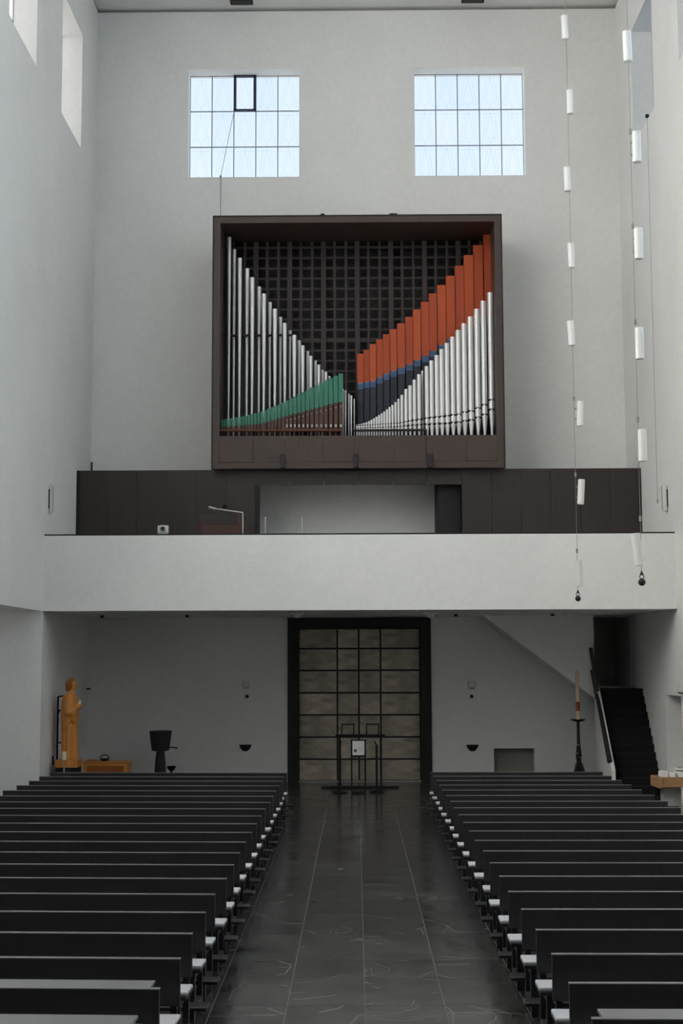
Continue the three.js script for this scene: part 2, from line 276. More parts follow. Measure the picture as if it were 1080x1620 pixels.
// ------------------------------------------------------------------ gallery
{
  const g = structure('wall_gallery', 'plain white gallery parapet below the organ');
  part('parapet', box(XL, XR, YS, YT, -ZP - 0.22, -ZP), M.plaster, g);
  part('coping', box(XL, XR, YT, YT + 0.035, -ZP - 0.2, -ZP - 0.03), M.black, g);
  const f = structure('floor_gallery', 'white gallery slab above the entrance', 'floor');
  part('gallery_slab', [box(XL, 3.1, YS, YS + 0.55, -ZB, -ZP - 0.22), box(3.1, XR, YS, YS + 0.55, -34.75, -ZP - 0.22)], M.plaster, f);
}
const PZ = 34.18, PY0 = 4.73, PY1 = 7.765, OPEN = [-2.473, 2.603, 7.38];
{
  const g = structure('wall_panelling', 'near-black wood panelling across the gallery below the organ');
  const boards = (x0, x1, y0, y1, n) => { for (let i = 0; i < n; i++) { const a = x0 + (x1 - x0) * i / n, b = x0 + (x1 - x0) * (i + 1) / n; part('panel', box(a + 0.003, b - 0.003, y0, y1, -PZ - 0.04 - rnd() * 0.002, -PZ, rnd() * 3, rnd() * 3), M.darkWood, g); } };
  boards(XL + 0.03, OPEN[0], PY0, PY1, 6); boards(OPEN[1], XR - 0.03, PY0, PY1, 6); boards(OPEN[0], OPEN[1], OPEN[2], PY1, 6);
  part('backing', [box(XL, OPEN[0], PY0, PY1, -PZ - 0.1, -PZ - 0.045), box(OPEN[1], XR, PY0, PY1, -PZ - 0.1, -PZ - 0.045)], M.black, g);
  part('top_board', box(XL, XR, PY1 - 0.06, PY1 - 0.01, -ZB, -PZ - 0.045), M.black, g);
  part('end_post', box(XL, XL + 0.07, PY0, PY1 + 0.0, -PZ - 0.03, -PZ + 0.02), M.black, g); part('end_post', box(XR - 0.07, XR, PY0, PY1, -PZ - 0.03, -PZ + 0.02), M.black, g);
  part('jamb', box(OPEN[0] - 0.02, OPEN[0] + 0.1, PY0, OPEN[2], -PZ - 0.16, -PZ + 0.01), M.black, g);
  const h = thing('gallery_cupboard', 'black cupboard standing in the panelling opening behind the gallery', 'cupboard', [2.33, PY0, -35.2]);
  part('body', box(-0.3, 0.28, 0, 2.9, -0.7, 0.7), M.black, h); part('door', box(-0.28, 0.26, 0.05, 2.86, 0.7, 0.72), M.black, h); for (const y of [1.2, 1.05]) part('knob', rod(V(-0.22, y, 0.72), V(-0.22, y, 0.76), 0.018), M.steel, h);
  const p = thing('wall_pipe', 'short black upright pipe in the corner above the panelling', 'pipe', [at(145, 743, 35.8).x, PY1 - 0.012, -35.8]); part('tube', rod(V(0, 0, 0), V(0, 0.42, 0), 0.025), M.black, p); part('cap', rod(V(0, 0.42, 0), V(0, 0.45, 0), 0.03), M.black, p);
}

// ------------------------------------------------------------------ organ
{
  const OX0 = -3.51, OX1 = 3.63, OY0 = 7.757, OY1 = 14.1, OZ = 33.9, APR = at(560, 689, OZ).y, B = 0.16;
  const org = thing('pipe_organ', 'large pipe organ in a brown case with silver, orange and green pipes', 'organ', [0, OY0, -OZ]);
  const L = (p) => V(p.x, p.y - OY0, p.z + OZ);                     // into the organ's own axes
  const lb = (x0, x1, y0, y1, z0, z1) => box(x0, x1, y0 - OY0, y1 - OY0, z0, z1, rnd(), rnd());
  const D = -2.05;
  part('case_side', lb(OX0, OX0 + B, OY0, OY1, D, 0), M.organWood, org); part('case_side', lb(OX1 - B, OX1, OY0, OY1, D, 0), M.organWood, org);
  part('case_top', lb(OX0 + B, OX1 - B, OY1 - B, OY1, D, 0), M.organWood, org);
  part('case_floor', lb(OX0 + B, OX1 - B, OY0, APR - 0.05, D, -0.05), M.black, org);
  part('case_back', lb(OX0 + B, OX1 - B, APR - 0.05, OY1 - B, D, D + 0.05), M.black, org);
  part('edge_strip', [lb(OX0 - 0.03, OX0, OY0, OY1 + 0.03, -0.2, 0.02), lb(OX1, OX1 + 0.03, OY0, OY1 + 0.03, -0.2, 0.02), lb(OX0, OX1, OY1, OY1 + 0.03, -0.2, 0.02)], M.charcoal, org);
  const seams = [OX0 + B, ...[400, 450, 511, 561, 623, 674, 738].map((u) => at(u, 710, OZ).x), OX1 - B];
  for (let i = 0; i < seams.length - 1; i++) part('apron_panel', lb(seams[i] + 0.004, seams[i + 1] - 0.004, OY0 + 0.16, APR, -0.05, -0.004 + rnd() * 0.004), M.organWood, org);
  part('apron_rail', lb(OX0 + B, OX1 - B, OY0, OY0 + 0.15, -0.05, 0.01), M.organWood, org);
  for (const u of [447, 563, 680]) { const p = L(at(u, 733, OZ)); part('bracket', new RoundedBoxGeometry(0.1, 0.34, 0.1, 2, 0.02), M.charcoal, org, [p.x, 0.17, 0.05]); }
  part('cable_cap', new THREE.SphereGeometry(0.07, 12, 8, 0, Math.PI * 2, 0, Math.PI / 2), M.black, org, [L(at(510, 342, OZ)).x, OY1 - OY0 + 0.03, -0.08]); part('cable_cap', new RoundedBoxGeometry(0.2, 0.06, 0.12, 2, 0.02), M.black, org, [L(at(622, 342, OZ)).x, OY1 - OY0 + 0.05, -0.08]);
  // lattice at the back: bars of two sizes
  const LZ = 35.5, lx0 = OX0 + B, lx1 = OX1 - B;
  for (let i = -12; i <= 12; i++) { const x = at(565 + i * 17.83, 500, LZ).x; if (x < lx0 || x > lx1) continue; const w = i % 3 === 0 ? 0.062 : 0.032; part('lattice_bar', lb(x - w, x + w, APR, OY1 - B, OZ - LZ - 0.06, OZ - LZ), M.lattice, org); }
  for (let j = -1; j <= 18; j++) { const y = at(560, 374 + j * 16.3, LZ).y, w = j === 10 ? 0.055 : 0.028; if (y > OY1 - B) continue; part('lattice_bar', lb(lx0, lx1, y - w, y + w, OZ - LZ - 0.1, OZ - LZ - 0.061), M.lattice, org); }
  part('lattice_head', lb(lx0, lx1, at(560, 368, LZ).y, OY1 - B, OZ - LZ - 0.06, OZ - LZ + 0.02), M.lattice, org);
  // silver flue pipe: body, lip, dark mouth core, conical foot
  function flue(px, top, w, lipTop, lipBot, Z, mat) {
    const c = at(px, 640, Z), t = L(at(px, top, Z)).y, l1 = L(at(px, lipTop, Z)).y, l2 = L(at(px, lipBot, Z)).y, b = APR - OY0 - 0.05, r = w * mpp(Z) / 2, g = sub('silver_pipe', org, [c.x, 0, OZ - Z]), k = Math.min(0.034, (l1 - l2) * 0.28);
    part('body', rod(V(0, l1 + k, 0), V(0, t, 0), r, r, 18), mat, g); part('lip', rod(V(0, l2 + k, 0), V(0, l1 - k * 0.3, 0), r * 1.02, r * 1.02, 18), mat, g);
    part('mouth', rod(V(0, l2 - k, 0), V(0, t - 0.06, 0), r * 0.4, r * 0.4, 12), M.tin, g); part('foot', rod(V(0, b, 0), V(0, l2 - k * 0.4, 0), r * 0.3, r, 18), mat, g);
  }
  const z4 = (x, y) => [550 + x * 0.2653, 330 + y * 0.2653], Zs = 34.4;
  const big = [[858, 503, 38, 1145, 1203], [815, 553, 36, 1175, 1232], [775, 601, 36, 1195, 1250], [735, 647, 35, 1212, 1265], [697, 687, 34, 1218, 1270], [661, 727, 32, 1232, 1278], [627, 767, 31, 1235, 1280], [593, 804, 30, 1240, 1285], [561, 840, 30, 1244, 1286], [531, 876, 28, 1247, 1287], [500, 908, 27, 1250, 1288], [471, 942, 26, 1254, 1290], [425, 990, 25, 1262, 1292], [397, 1022, 24, 1266, 1294], [371, 1056, 23, 1270, 1296], [346, 1078, 22, 1274, 1298], [322, 1112, 19, 1278, 1300]];
  const small = [[302, 1135], [284, 1155], [266, 1172], [249, 1185], [233, 1198], [217, 1210], [201, 1222], [186, 1232], [171, 1242], [156, 1251], [141, 1260], [126, 1268], [111, 1275], [96, 1280], [82, 1284], [68, 1287], [54, 1290]].map(([x, y], i) => [x, y, 15 - i * 0.12, 1282 + i * 0.9, 1302 + i * 0.6]);
  for (const [x, y, w, a, b] of [...big, ...small]) { const [px, py] = z4(x, y); flue(px, py, w * 0.2653, 330 + a * 0.2653, 330 + Math.max(b, a + 8) * 0.2653, Zs, M.tin); }
  { const [px, py] = z4(447, 968); flue(px, py, 4.4, 664, 672, Zs + 0.16, M.tin); }
  part('pipe_rail', [rod(L(at(557, 681, Zs - 0.1)), L(at(674, 680, Zs - 0.1)), 0.028), rod(L(at(674, 680, Zs - 0.1)), L(at(674, 694, Zs - 0.1)), 0.02)], M.darkWood, org);
  // orange wooden pipes with blue caps, stepping up to the right
  const top = [[75, 868, 38, 1040], [113, 845, 38, 1034], [151, 810, 38, 1028], [191, 782, 40, 1006], [231, 752, 40, 985], [273, 722, 43, 967], [320, 688, 47, 950], [368, 648, 46, 930], [415, 605, 46, 905], [464, 560, 48, 880], [512, 510, 48, 850], [564, 460, 52, 815], [618, 405, 53, 780], [673, 345, 54, 745], [729, 282, 56, 712], [786, 222, 57, 680], [850, 160, 60, 650]];
  top.forEach(([x, y, w, bl], i) => {
    const Z = 35.0 + (i % 2) * 0.05, [px, py] = z4(x, y), c = at(px, 620, Z), hw = w * 0.2653 * mpp(Z) / 2 * 0.985, yT = L(at(px, py, Z)).y, yB = L(at(px, 330 + bl * 0.2653, Z)).y, y0 = APR - OY0 - 0.05, g = sub('orange_pipe', org, [c.x, 0, OZ - Z]);
    part('body', box(-hw, hw, yB, yT, -hw * 1.3, hw * 0.6), M.orange[i % 3], g); part('cap', box(-hw * 0.92, hw * 0.92, yB - 0.17, yB, -hw * 1.1, hw * 0.62), M.blue, g);
    part('block', box(-hw * 0.9, hw * 0.9, y0 + 0.25, yB - 0.17, -hw * 1.1, hw * 0.5), M.slate, g); part('foot', rod(V(0, y0, 0), V(0, y0 + 0.26, 0), 0.04, 0.06), M.slate, g);
    for (const s of [-1, 1]) part('screw', new THREE.SphereGeometry(0.018, 8, 6), M.steel, g, [s * hw * 0.35, yB - 0.02, hw * 0.62]);
  });
  // tapered silver pipes on the left, two alternating rows
  const z3 = (x, y) => [320 + x * 0.2653, 330 + y * 0.2653];
  const tall = [[157, 172, 26], [187, 245, 26], [221, 297, 28], [265, 360, 30], [296, 413, 30], [337, 468, 28], [366, 510, 30], [402, 560, 26], [432, 600, 30], [465, 648, 25], [491, 684, 28], [522, 728, 22], [548, 756, 28], [577, 788, 21], [598, 818, 26], [628, 852, 19], [646, 880, 24], [674, 908, 19], [694, 932, 22], [716, 962, 17], [736, 974, 20], [758, 1000, 15]];
  tall.forEach(([x, y, w], i) => {
    const back = i % 2, Z = back ? 34.95 : 34.68, [px, py] = z3(x, y), c = at(px, 560, Z), yT = L(at(px, py, Z)).y, y0 = APR - OY0 - 0.05, r = w * 0.2653 * mpp(Z) / 2, g = sub('tapered_pipe', org, [c.x, 0, OZ - Z]), H = yT - y0, yj = L(at(px, 530, Z)).y;
    if (!back) { part('body', rod(V(0, y0 + 0.35, 0), V(0, yT, 0), r * (0.36 + 0.1 * i / 22), r, 18), M.tin, g); part('foot', rod(V(0, y0, 0), V(0, y0 + 0.35, 0), r * 0.22, r * 0.36, 12), M.tin, g); }
    else if (yT > yj + 0.1) { part('body', rod(V(0, yj, 0), V(0, yT, 0), r * 0.72, r, 16), M.tin, g); part('foot', rod(V(0, y0, 0), V(0, yj, 0), r * 0.42, r * 0.7, 16), M.tin, g); }
    else { part('body', rod(V(0, y0 + 0.35, 0), V(0, yT, 0), r * 0.5, r, 16), M.tin, g); part('foot', rod(V(0, y0, 0), V(0, y0 + 0.35, 0), r * 0.3, r * 0.5, 12), M.tin, g); }
  });
  { const Zq = 35.12, pts = [[349, 690], [349, 392], ...tall.filter((_, i) => i % 2 === 0).map(([x, y]) => [z3(x, y)[0] + 2, z3(x, y)[1] + 14]), [545, 640], [558, 690]].map(([u, v]) => { const p = L(at(u, v, Zq)); return [Math.max(p.x, OX0 + B), p.y]; }); const bg = slab(poly(pts), 0.03); bg.translate(0, 0, OZ - Zq - 0.03); part('shade_board', metreUV(bg), M.black, org); }  // black sheet cut to the pipe tops, standing for shade behind them
  part('pipe_rail', rod(L(at(352, 531, 34.83)), L(at(462, 530, 34.83)), 0.03), M.darkWood, org);
  for (const [x, y, w] of [[838, 1075, 12], [852, 1085, 16], [873, 1105, 10], [887, 1115, 14], [905, 1135, 8]]) { const [px, py] = z3(x, y), Z = 34.6, c = at(px, 640, Z), yT = L(at(px, py, Z)).y, y0 = APR - OY0 - 0.05, r = w * 0.2653 * mpp(Z) / 2, g = sub('tapered_pipe', org, [c.x, 0, OZ - Z]); part('body', rod(V(0, y0 + 0.2, 0), V(0, yT, 0), r * 0.45, r, 14), M.tin, g); part('foot', rod(V(0, y0, 0), V(0, y0 + 0.2, 0), r * 0.3, r * 0.45, 10), M.tin, g); }
  // green wooden pipes with brown lower halves
  const lerpT = (tab, x) => { for (let i = 1; i < tab.length; i++) if (x <= tab[i][0]) { const [a, b] = [tab[i - 1], tab[i]]; return a[1] + (b[1] - a[1]) * (x - a[0]) / (b[0] - a[0]); } return tab[tab.length - 1][1]; };
  const gt = [[110, 1260], [165, 1252], [260, 1236], [350, 1213], [430, 1180], [500, 1148], [620, 1087], [700, 1044], [760, 1016], [840, 978]], gb = [[110, 1302], [350, 1285], [500, 1238], [700, 1185], [840, 1150]];
  let gx = 113, gi = 0;
  while (gx < 832) {
    const w = 13 + (gx - 113) / 719 * 17, xc = gx + w / 2, Z = 34.32 + (gi % 2) * 0.03, [px] = z3(xc, 0), c = at(px, 670, Z), hw = w * 0.2653 * mpp(Z) / 2 * (0.84 + 0.1 * (gx - 113) / 719), yT = L(at(px, 330 + lerpT(gt, xc) * 0.2653, Z)).y, yM = L(at(px, 330 + lerpT(gb, xc) * 0.2653, Z)).y, yR = L(at(px, 330 + 1318 * 0.2653, Z)).y, y0 = APR - OY0 - 0.05, g = sub('green_pipe', org, [c.x, 0, OZ - Z]);
    part('body', box(-hw, hw, yM, yT, -hw * 1.2, hw * 0.7), M.green, g); part('block', box(-hw * 0.86, hw * 0.86, yR, yM, -hw, hw * 0.55), M.greenFoot, g); part('foot', rod(V(0, y0, 0), V(0, yR, 0), hw * 0.3, hw * 0.45, 8), M.greenFoot, g);
    if (xc > 490) { part('plate', box(-hw * 0.4, hw * 0.4, yR + 0.06, yR + 0.13, hw * 0.55, hw * 0.55 + 0.012), M.steel, g); part('screw', new THREE.SphereGeometry(0.02, 8, 6), M.steel, g, [0, yM - 0.12, hw * 0.57]); }
    gx += w + 1.2; gi++;
  }
  part('pipe_rail', [rod(L(at(345, 681, 34.2)), L(at(541, 681, 34.2)), 0.03), rod(L(at(541, 681, 34.2)), L(at(541, 700, 34.2)), 0.02)], M.rail, org);
}

// ------------------------------------------------------------------ portal
{
  const d = structure('door_1', 'tall bronze-coloured metal portal of rectangular plates in a black frame', 'door');
  d.position.set((DOOR[0] + DOOR[1]) / 2, 0, -ZB);
  const hw = (DOOR[1] - DOOR[0]) / 2, FX = 0.27, H = DOOR[3], ZD = ZB + 0.3;
  part('frame', [box(-hw + 0.002, -hw + FX, 0, H, -0.5, 0.06), box(hw - FX, hw - 0.002, 0, H, -0.5, 0.06), box(-hw + FX, hw - FX, H - 0.27, H, -0.5, 0.06)], M.black, d);
  const ox = d.position.x, cols = [472, 533.5, 567.5, 602, 664].map((u) => at(u, 1100, ZD).x - ox), rows = [988, 1026, 1060.5, 1096, 1131, 1166, 1201, 1237].map((v) => at(567, v, ZD).y);
  cols[0] = -hw + FX; cols[4] = hw - FX; rows[0] = H - 0.27; rows[7] = 0.02;
  part('core', box(cols[0], cols[4], 0, H - 0.27, -0.42, -0.33), M.black, d);
  for (let r = 0; r < 7; r++) for (let c = 0; c < 4; c++) part('door_plate', box(cols[c] + 0.022, cols[c + 1] - 0.022, rows[r + 1] + 0.022, rows[r] - 0.022, -0.33, -0.3 + rnd() * 0.004, rnd() * 3, rnd() * 3), M.bronze[Math.floor(rnd() * 3)], d);
  for (const v of [1107, 1121]) { const y = at(570, v, ZD).y; part('door_pull', new THREE.SphereGeometry(0.045, 14, 10), M.steel, d, [0.06, y, -0.26]); }
  part('threshold', box(cols[0], cols[4], 0.001, 0.03, -0.3, -0.05), M.greyPaint, d);
}
{
  const d = structure('door_2', 'plain pale door set deep in the right wall below the gallery', 'door');
  part('door_leaf', box(XR + 0.5, XR + 0.55, 0.005, 2.29, -32.1, -30.56), M.greyPaint, d); part('handle', rod(V(XR + 0.46, 1.05, -30.8), V(XR + 0.46, 1.05, -30.95), 0.012), M.steel, d);
}

// ------------------------------------------------------------------ staircase on the right
{
  const s = thing('staircase', 'dark staircase climbing along the right wall and turning up behind a white flank', 'staircase', [6.45, 0, -32.6]);
  const X0 = 5.9 - 6.45, X1 = XR - 6.45 - 0.01, N = 13, yL = 2.37, z0 = 0, z1 = -2.12;
  for (let i = 0; i < N; i++) { const y = yL * (i + 1) / N, za = z0 + (z1 - z0) * i / N; part('step', box(X0 + 0.03, X1, y - yL / N - (i ? 0.02 : 0), y, z1 - 0.02 - (i === N - 1 ? 1.24 : 0), za), M.carpet, s); }
  // white lower flank beside the first flight
  const fl = poly([[0, 0], [0, 0.55], [2.12, 2.62], [2.12, 0]].map(([a, b]) => [a, b])); const fg = slab(fl, 0.09); fg.rotateY(Math.PI / 2); fg.translate(X0 - 0.06, 0, 0); part('lower_flank', metreUV(fg), M.plaster, s);
  // white flank of the upper flight, its underside sloping up to the gallery
  const lo = [[5.85, 2.13], [3.13, 4.175], [5.85, 4.175]].map(([a, b]) => [a - 6.45, b]); const ug = slab(poly(lo), 0.16); ug.translate(0, 0, -34.86 + 32.6); part('upper_flank', metreUV(ug), M.plaster, s);
  const so = slab(poly([[5.85, 2.13], [3.13, 4.175], [3.13, 4.3], [5.85, 2.26]].map(([a, b]) => [a - 6.45, b])), 1.13); so.translate(0, 0, -3.39); part('stair_soffit', metreUV(so), M.plaster, s);
  for (let i = 0; i < 11; i++) { const x = 5.85 - 6.45 - i * 0.245, y = 2.5 + (i + 1) * 0.186; if (y < 4.7) part('upper_step', box(x - 0.26, x, y - 0.19, y, -3.38, -2.27), M.carpet, s); }
  for (const [a, b] of [[[934, 1025], [947, 1108]], [[936, 1060], [944, 1105]]]) part('handrail', rod(at(...a, 34.6).sub(s.position), at(...b, 34.4).sub(s.position), 0.045, 0.045, 8), M.darkWood, s);
  part('handrail', rod(at(944, 1098, 34.4).sub(s.position), at(964, 1205, 32.75).sub(s.position), 0.05, 0.06, 8), M.darkWood, s);
}

// ------------------------------------------------------------------ pews
const PITCH = 0.9725;
function makePew(side, ledge, name, label, group) {
  const len = side < 0 ? 4.8 : 3.46, dir = side, p = thing(name, label, 'pew', [0, 0, 0], 0, group), xa = (a, b) => dir > 0 ? [a, b] : [-b, -a];
  const bx_ = (a, b, y0, y1, z0, z1, r) => { const [x0, x1] = xa(a, b); return r ? rbox(x0, x1, y0, y1, z0, z1, r) : box(x0, x1, y0, y1, z0, z1, rnd(), rnd()); };
  // z: 0 is the front face of the backrest, + towards the altar (viewer)
  part('backrest', bx_(0.02, len, 0.5, 0.841, -0.04, 0), M.pewWood, p);
  part('lit_top_rail', bx_(0.017, len + 0.003, 0.841, 0.85, -0.048, 0.003, 0.003), M.pewLitTop, p);
  part('seat', bx_(-0.005, len, 0.41, 0.443, 0.05, 0.42, 0.006), M.pewWood, p);
  part('lit_seat_pad', bx_(-0.012, len - 0.01, 0.443, 0.475, 0.12, 0.41, 0.012), M.pad, p);
  for (const x of [0.05, len * 0.5, len - 0.1]) { const e = sub('end_support', p); part('leg', bx_(x, x + 0.05, 0, 0.41, 0.34, 0.4), M.pewWood, e); part('leg', bx_(x, x + 0.05, 0, 0.835, -0.1, -0.041), M.pewWood, e); part('foot_rail', bx_(x, x + 0.05, 0.06, 0.12, -0.04, 0.34), M.pewWood, e); part('seat_bearer', bx_(x, x + 0.05, 0.35, 0.41, -0.04, 0.34), M.pewWood, e); }
  part('kneeler', bx_(-0.055, len - 0.2, 0.15, 0.185, -0.5, -0.3, 0.008), M.pewWood, p);
  for (const x of [0.12, len * 0.5, len - 0.35]) part('kneeler_bracket', bx_(x, x + 0.04, 0.02, 0.15, -0.45, -0.1), M.pewWood, p);
  if (ledge) part('book_ledge', bx_(0.09, len, 0.826, 0.849, -0.26, -0.05, 0.005), M.pewLitTop, p);
  return p;
}
for (const side of [-1, 1]) {
  const grp = side < 0 ? 'pews on the statue side' : 'pews on the staircase side';
  let proto = null, special = null;
  for (let i = -1; i <= 19; i++) {
    const wide = i === -1 || (side < 0 && i === 0); let p;
    const nth = 'first second third fourth fifth sixth seventh eighth ninth tenth eleventh twelfth thirteenth fourteenth fifteenth sixteenth seventeenth eighteenth nineteenth twentieth twenty-first'.split(' ')[19 - i], sd = side < 0 ? 'statue' : 'staircase';
    if (wide) { if (!special) p = special = makePew(side, true, 'ledge_pew', '', 'front pews with book ledges'); else { p = special.clone(); p.name = numbered('ledge_pew'); p.userData = { ...special.userData }; scene.add(p); } p.userData.label = `dark wooden pew with wide book ledge, ${nth} row counted from the portal, ${sd} side`; }
    else { if (!proto) p = proto = makePew(side, false, 'pew', '', grp); else { p = proto.clone(); p.name = numbered('pew'); p.userData = { ...proto.userData }; scene.add(p); } p.userData.label = `dark wooden pew with seat pad coloured pale as if lit from above, ${nth} row from the portal, ${sd} side`; }
    const jit = (hash2(i + 5, side + 3, 7) - 0.5) * 0.03;
    p.position.set(side < 0 ? -1.335 - (i > 0 ? 0.003 * i : 0) + jit : 1.46 + jit * 0.8, 0, -(side < 0 ? 9.9 + PITCH * i : 10.06 + 0.968 * i));
    p.rotation.y = (side < 0 ? -2.3 : -0.7) * Math.PI / 180 * -1 * (side < 0 ? -1 : -1);
  }
}

// ------------------------------------------------------------------ hanging lamp strings
{
  const tubeGeo = new THREE.CylinderGeometry(0.066, 0.066, 0.488, 20), capGeo = new THREE.CylinderGeometry(0.05, 0.05, 0.02, 16);
  function lampString(label, X, Z, list, ballPx, tubeH) {
    const b = at(...ballPx, Z), o = thing('lamp_string', label, 'hanging lamp', [b.x, b.y, b.z]), dx0 = b.x;
    const sway = (y) => 0;
    part('cord', rod(V(0, 0.1, 0), V(0, YC - b.y, 0), 0.0045, 0.0045, 6), M.cord, o);
    part('weight', new THREE.SphereGeometry(0.055, 18, 14), M.black, o); const h = sub('hook', o); part('ring', new THREE.TorusGeometry(0.03, 0.007, 6, 14), M.blackMetal, h, [0, 0.08, 0]); part('clip', new THREE.ConeGeometry(0.03, 0.07, 8), M.blackMetal, h, [0, 0.145, 0]);
    part('ceiling_rose', new THREE.CylinderGeometry(0.06, 0.06, 0.05, 14), M.white, o, [0, YC - b.y - 0.025, 0]);
    list.forEach(([u, v, tilt], i) => {
      const p = at(u, v, Z).sub(o.position), off = Math.max(-0.115, Math.min(0.115, p.x)), dz = Math.sqrt(Math.max(0, 0.0134 - off * off)) * (i % 2 ? 1 : 0.85), l = sub('lamp', o, [off, p.y, dz]); l.rotation.z = tilt;
      part('tube', tubeGeo.clone().scale(1, tubeH / 0.488, 1), M.opal, l); for (const s of [-1, 1]) part('end_cap', capGeo, M.white, l, [0, s * (tubeH / 2 - 0.004), 0]);
      for (const y of [-0.1, 0.1]) part('clip', rod(V(0, y, 0), V(-off, y, -dz), 0.012, 0.012, 6), M.cord, l);
    });
    for (let y = 17 - b.y; y > 0.6; y -= 1.48) part('cable_grip', new THREE.CylinderGeometry(0.02, 0.02, 0.08, 8), M.cord, o, [0, y, 0]);
  }
  lampString('string of white tube lamps ending above a small black ball, before the orange pipes side', 4.23, 26.8, [[892, 47, 0.02], [900, 165, 0.0], [896, 286, 0.03], [902, 407, 0.02], [902, 529, 0.05], [917, 655, -0.03], [918, 779, -0.06], [914, 908, 0.02]], [914, 947], 0.48);
  lampString('string of white tube lamps with larger black ball weight, close to the right wall windows', 4.2, 20.6, [[990, 78, 0.02], [1005, 236, 0], [1008, 388, 0], [1009, 546, 0], [1014, 706, 0], [1006, 870, 0.1]], [1015, 921], 0.47);
}
// ceiling fittings
for (const [u, where] of [[382, 'towards the tapered pipes'], [747, 'towards the orange pipes']]) {
  const p = at(u, 0, 35.9), c = camera.position.clone().addScaledVector(dirOf(u, 0), (YC - EYE) / dirOf(u, 0).y), o = thing('ceiling_spotlight', `dark square ceiling spotlight housing ${where}`, 'spotlight', [c.x, YC, -35.45], 0, 'ceiling spotlights');
  part('housing', box(-0.3, 0.3, -0.1, 0, -0.16, 0.16), M.charcoal, o); part('lens', box(-0.24, 0.24, -0.108, -0.1, -0.12, 0.12), M.blackMetal, o);
}
for (const [u, lw] of [[470, 'above the statue side of the portal'], [680, 'above the staircase side of the portal'], [902, 'above the tall candle stand']]) {
  const d = dirOf(u, 969), c = camera.position.clone().addScaledVector(d, (YS - EYE) / d.y), o = thing('soffit_light', `small round light fitting under the gallery ${lw}`, 'light', [c.x, YS, Math.min(-31.5, c.z)], 0, 'round fittings under the gallery');
  part('ring', lathe([[0.06, 0], [0.16, 0], [0.17, -0.03], [0.14, -0.05], [0.06, -0.05]], 24), M.white, o); part('lens', new THREE.SphereGeometry(0.1, 16, 8, 0, Math.PI * 2, Math.PI / 2, Math.PI / 2), M.opal, o, [0, -0.03, 0]);
}
for (const [u, v, lw] of [[166, 979, 'nearest the statue'], [299, 978, 'between statue and portal'], [719, 975, 'just beside the portal, staircase side'], [870, 974, 'nearest the staircase']]) { const c = at(u, v, 34), o = thing('smoke_detector', `small dark detector under the gallery ceiling ${lw}`, 'detector', [c.x, YS, -33.6], 0, 'detectors under the gallery'); part('body', new THREE.CylinderGeometry(0.05, 0.035, 0.06, 14), M.charcoal, o, [0, -0.03, 0]); part('base', new THREE.CylinderGeometry(0.065, 0.065, 0.012, 14), M.greyPaint, o, [0, -0.006, 0]); }

// ------------------------------------------------------------------ things on the gallery
{
  const c = at(258, 845, 30.8), o = thing('video_camera', 'small white motorised video camera standing on the gallery parapet', 'camera', [c.x, YT + 0.035, -30.8]);
  part('base', rbox(-0.11, 0.11, 0, 0.035, -0.08, 0.08, 0.012), M.greyPaint, o); for (const s of [-1, 1]) part('arm', rbox(s * 0.095 - 0.022, s * 0.095 + 0.022, 0.03, 0.19, -0.05, 0.05, 0.012), M.white, o);
  const hd = sub('head', o, [0, 0.115, 0]); part('housing', rbox(-0.07, 0.07, -0.07, 0.08, -0.08, 0.06, 0.02), M.white, hd); const l = rod(V(0, 0, 0.05), V(0, 0, 0.1), 0.062, 0.062, 20); part('lens_ring', l, M.greyPaint, hd); part('lens', rod(V(0, 0, 0.06), V(0, 0, 0.103), 0.046, 0.046, 20), M.black, hd);
}
{
  const p = at(350, 846, 32), o = thing('organ_console', 'reddish brown organ console with rounded corner behind the gallery parapet', 'organ console', [p.x, 4.73, -32]);
  const hw = 36 * mpp(32), top = at(350, 814, 32).y - 4.73; part('cabinet', new RoundedBoxGeometry(hw * 2, top, 0.6, 4, 0.14).translate(0, top / 2, 0), std({ color: 0x4a2d28, roughness: 0.5 }), o); part('music_desk', box(-hw * 0.75, hw * 0.75, top - 0.25, top - 0.02, 0.3, 0.315), M.darkWood, o);
  const lamp = thing('desk_lamp', 'thin silver arm lamp reaching over the organ console', 'lamp', [at(384, 846, 31.3).x, 4.73, -31.3]);
  const a = at(384, 811, 31.3).sub(lamp.position), b = at(341, 805, 31.3).sub(lamp.position), t = at(330, 802, 31.3).sub(lamp.position);
  part('post', rod(V(0, 0.02, 0), a, 0.014), M.steel, lamp); part('foot', new THREE.CylinderGeometry(0.12, 0.14, 0.03, 20), M.blackMetal, lamp, [0, 0.015, 0]); part('arm', rod(a, b, 0.016), M.steel, lamp); part('shade', rod(b, t, 0.024, 0.024, 12), M.steel, lamp); part('knob', new THREE.SphereGeometry(0.05, 12, 8), M.black, lamp, at(355, 801, 31.3).sub(lamp.position).toArray());
  for (const u of [419.5, 477.5]) { const q = at(u, 818, 31.5), m = thing('microphone_stand', u < 450 ? 'thin steel microphone stand nearer the desk lamp on the gallery' : 'thin steel microphone stand farther from the desk lamp on the gallery', 'stand', [q.x, 4.73, -31.5]); part('pole', rod(V(0, 0.02, 0), V(0, q.y - 4.73, 0), 0.018), M.steel, m); part('base', new THREE.CylinderGeometry(0.13, 0.15, 0.03, 20), M.blackMetal, m, [0, 0.015, 0]); }
}
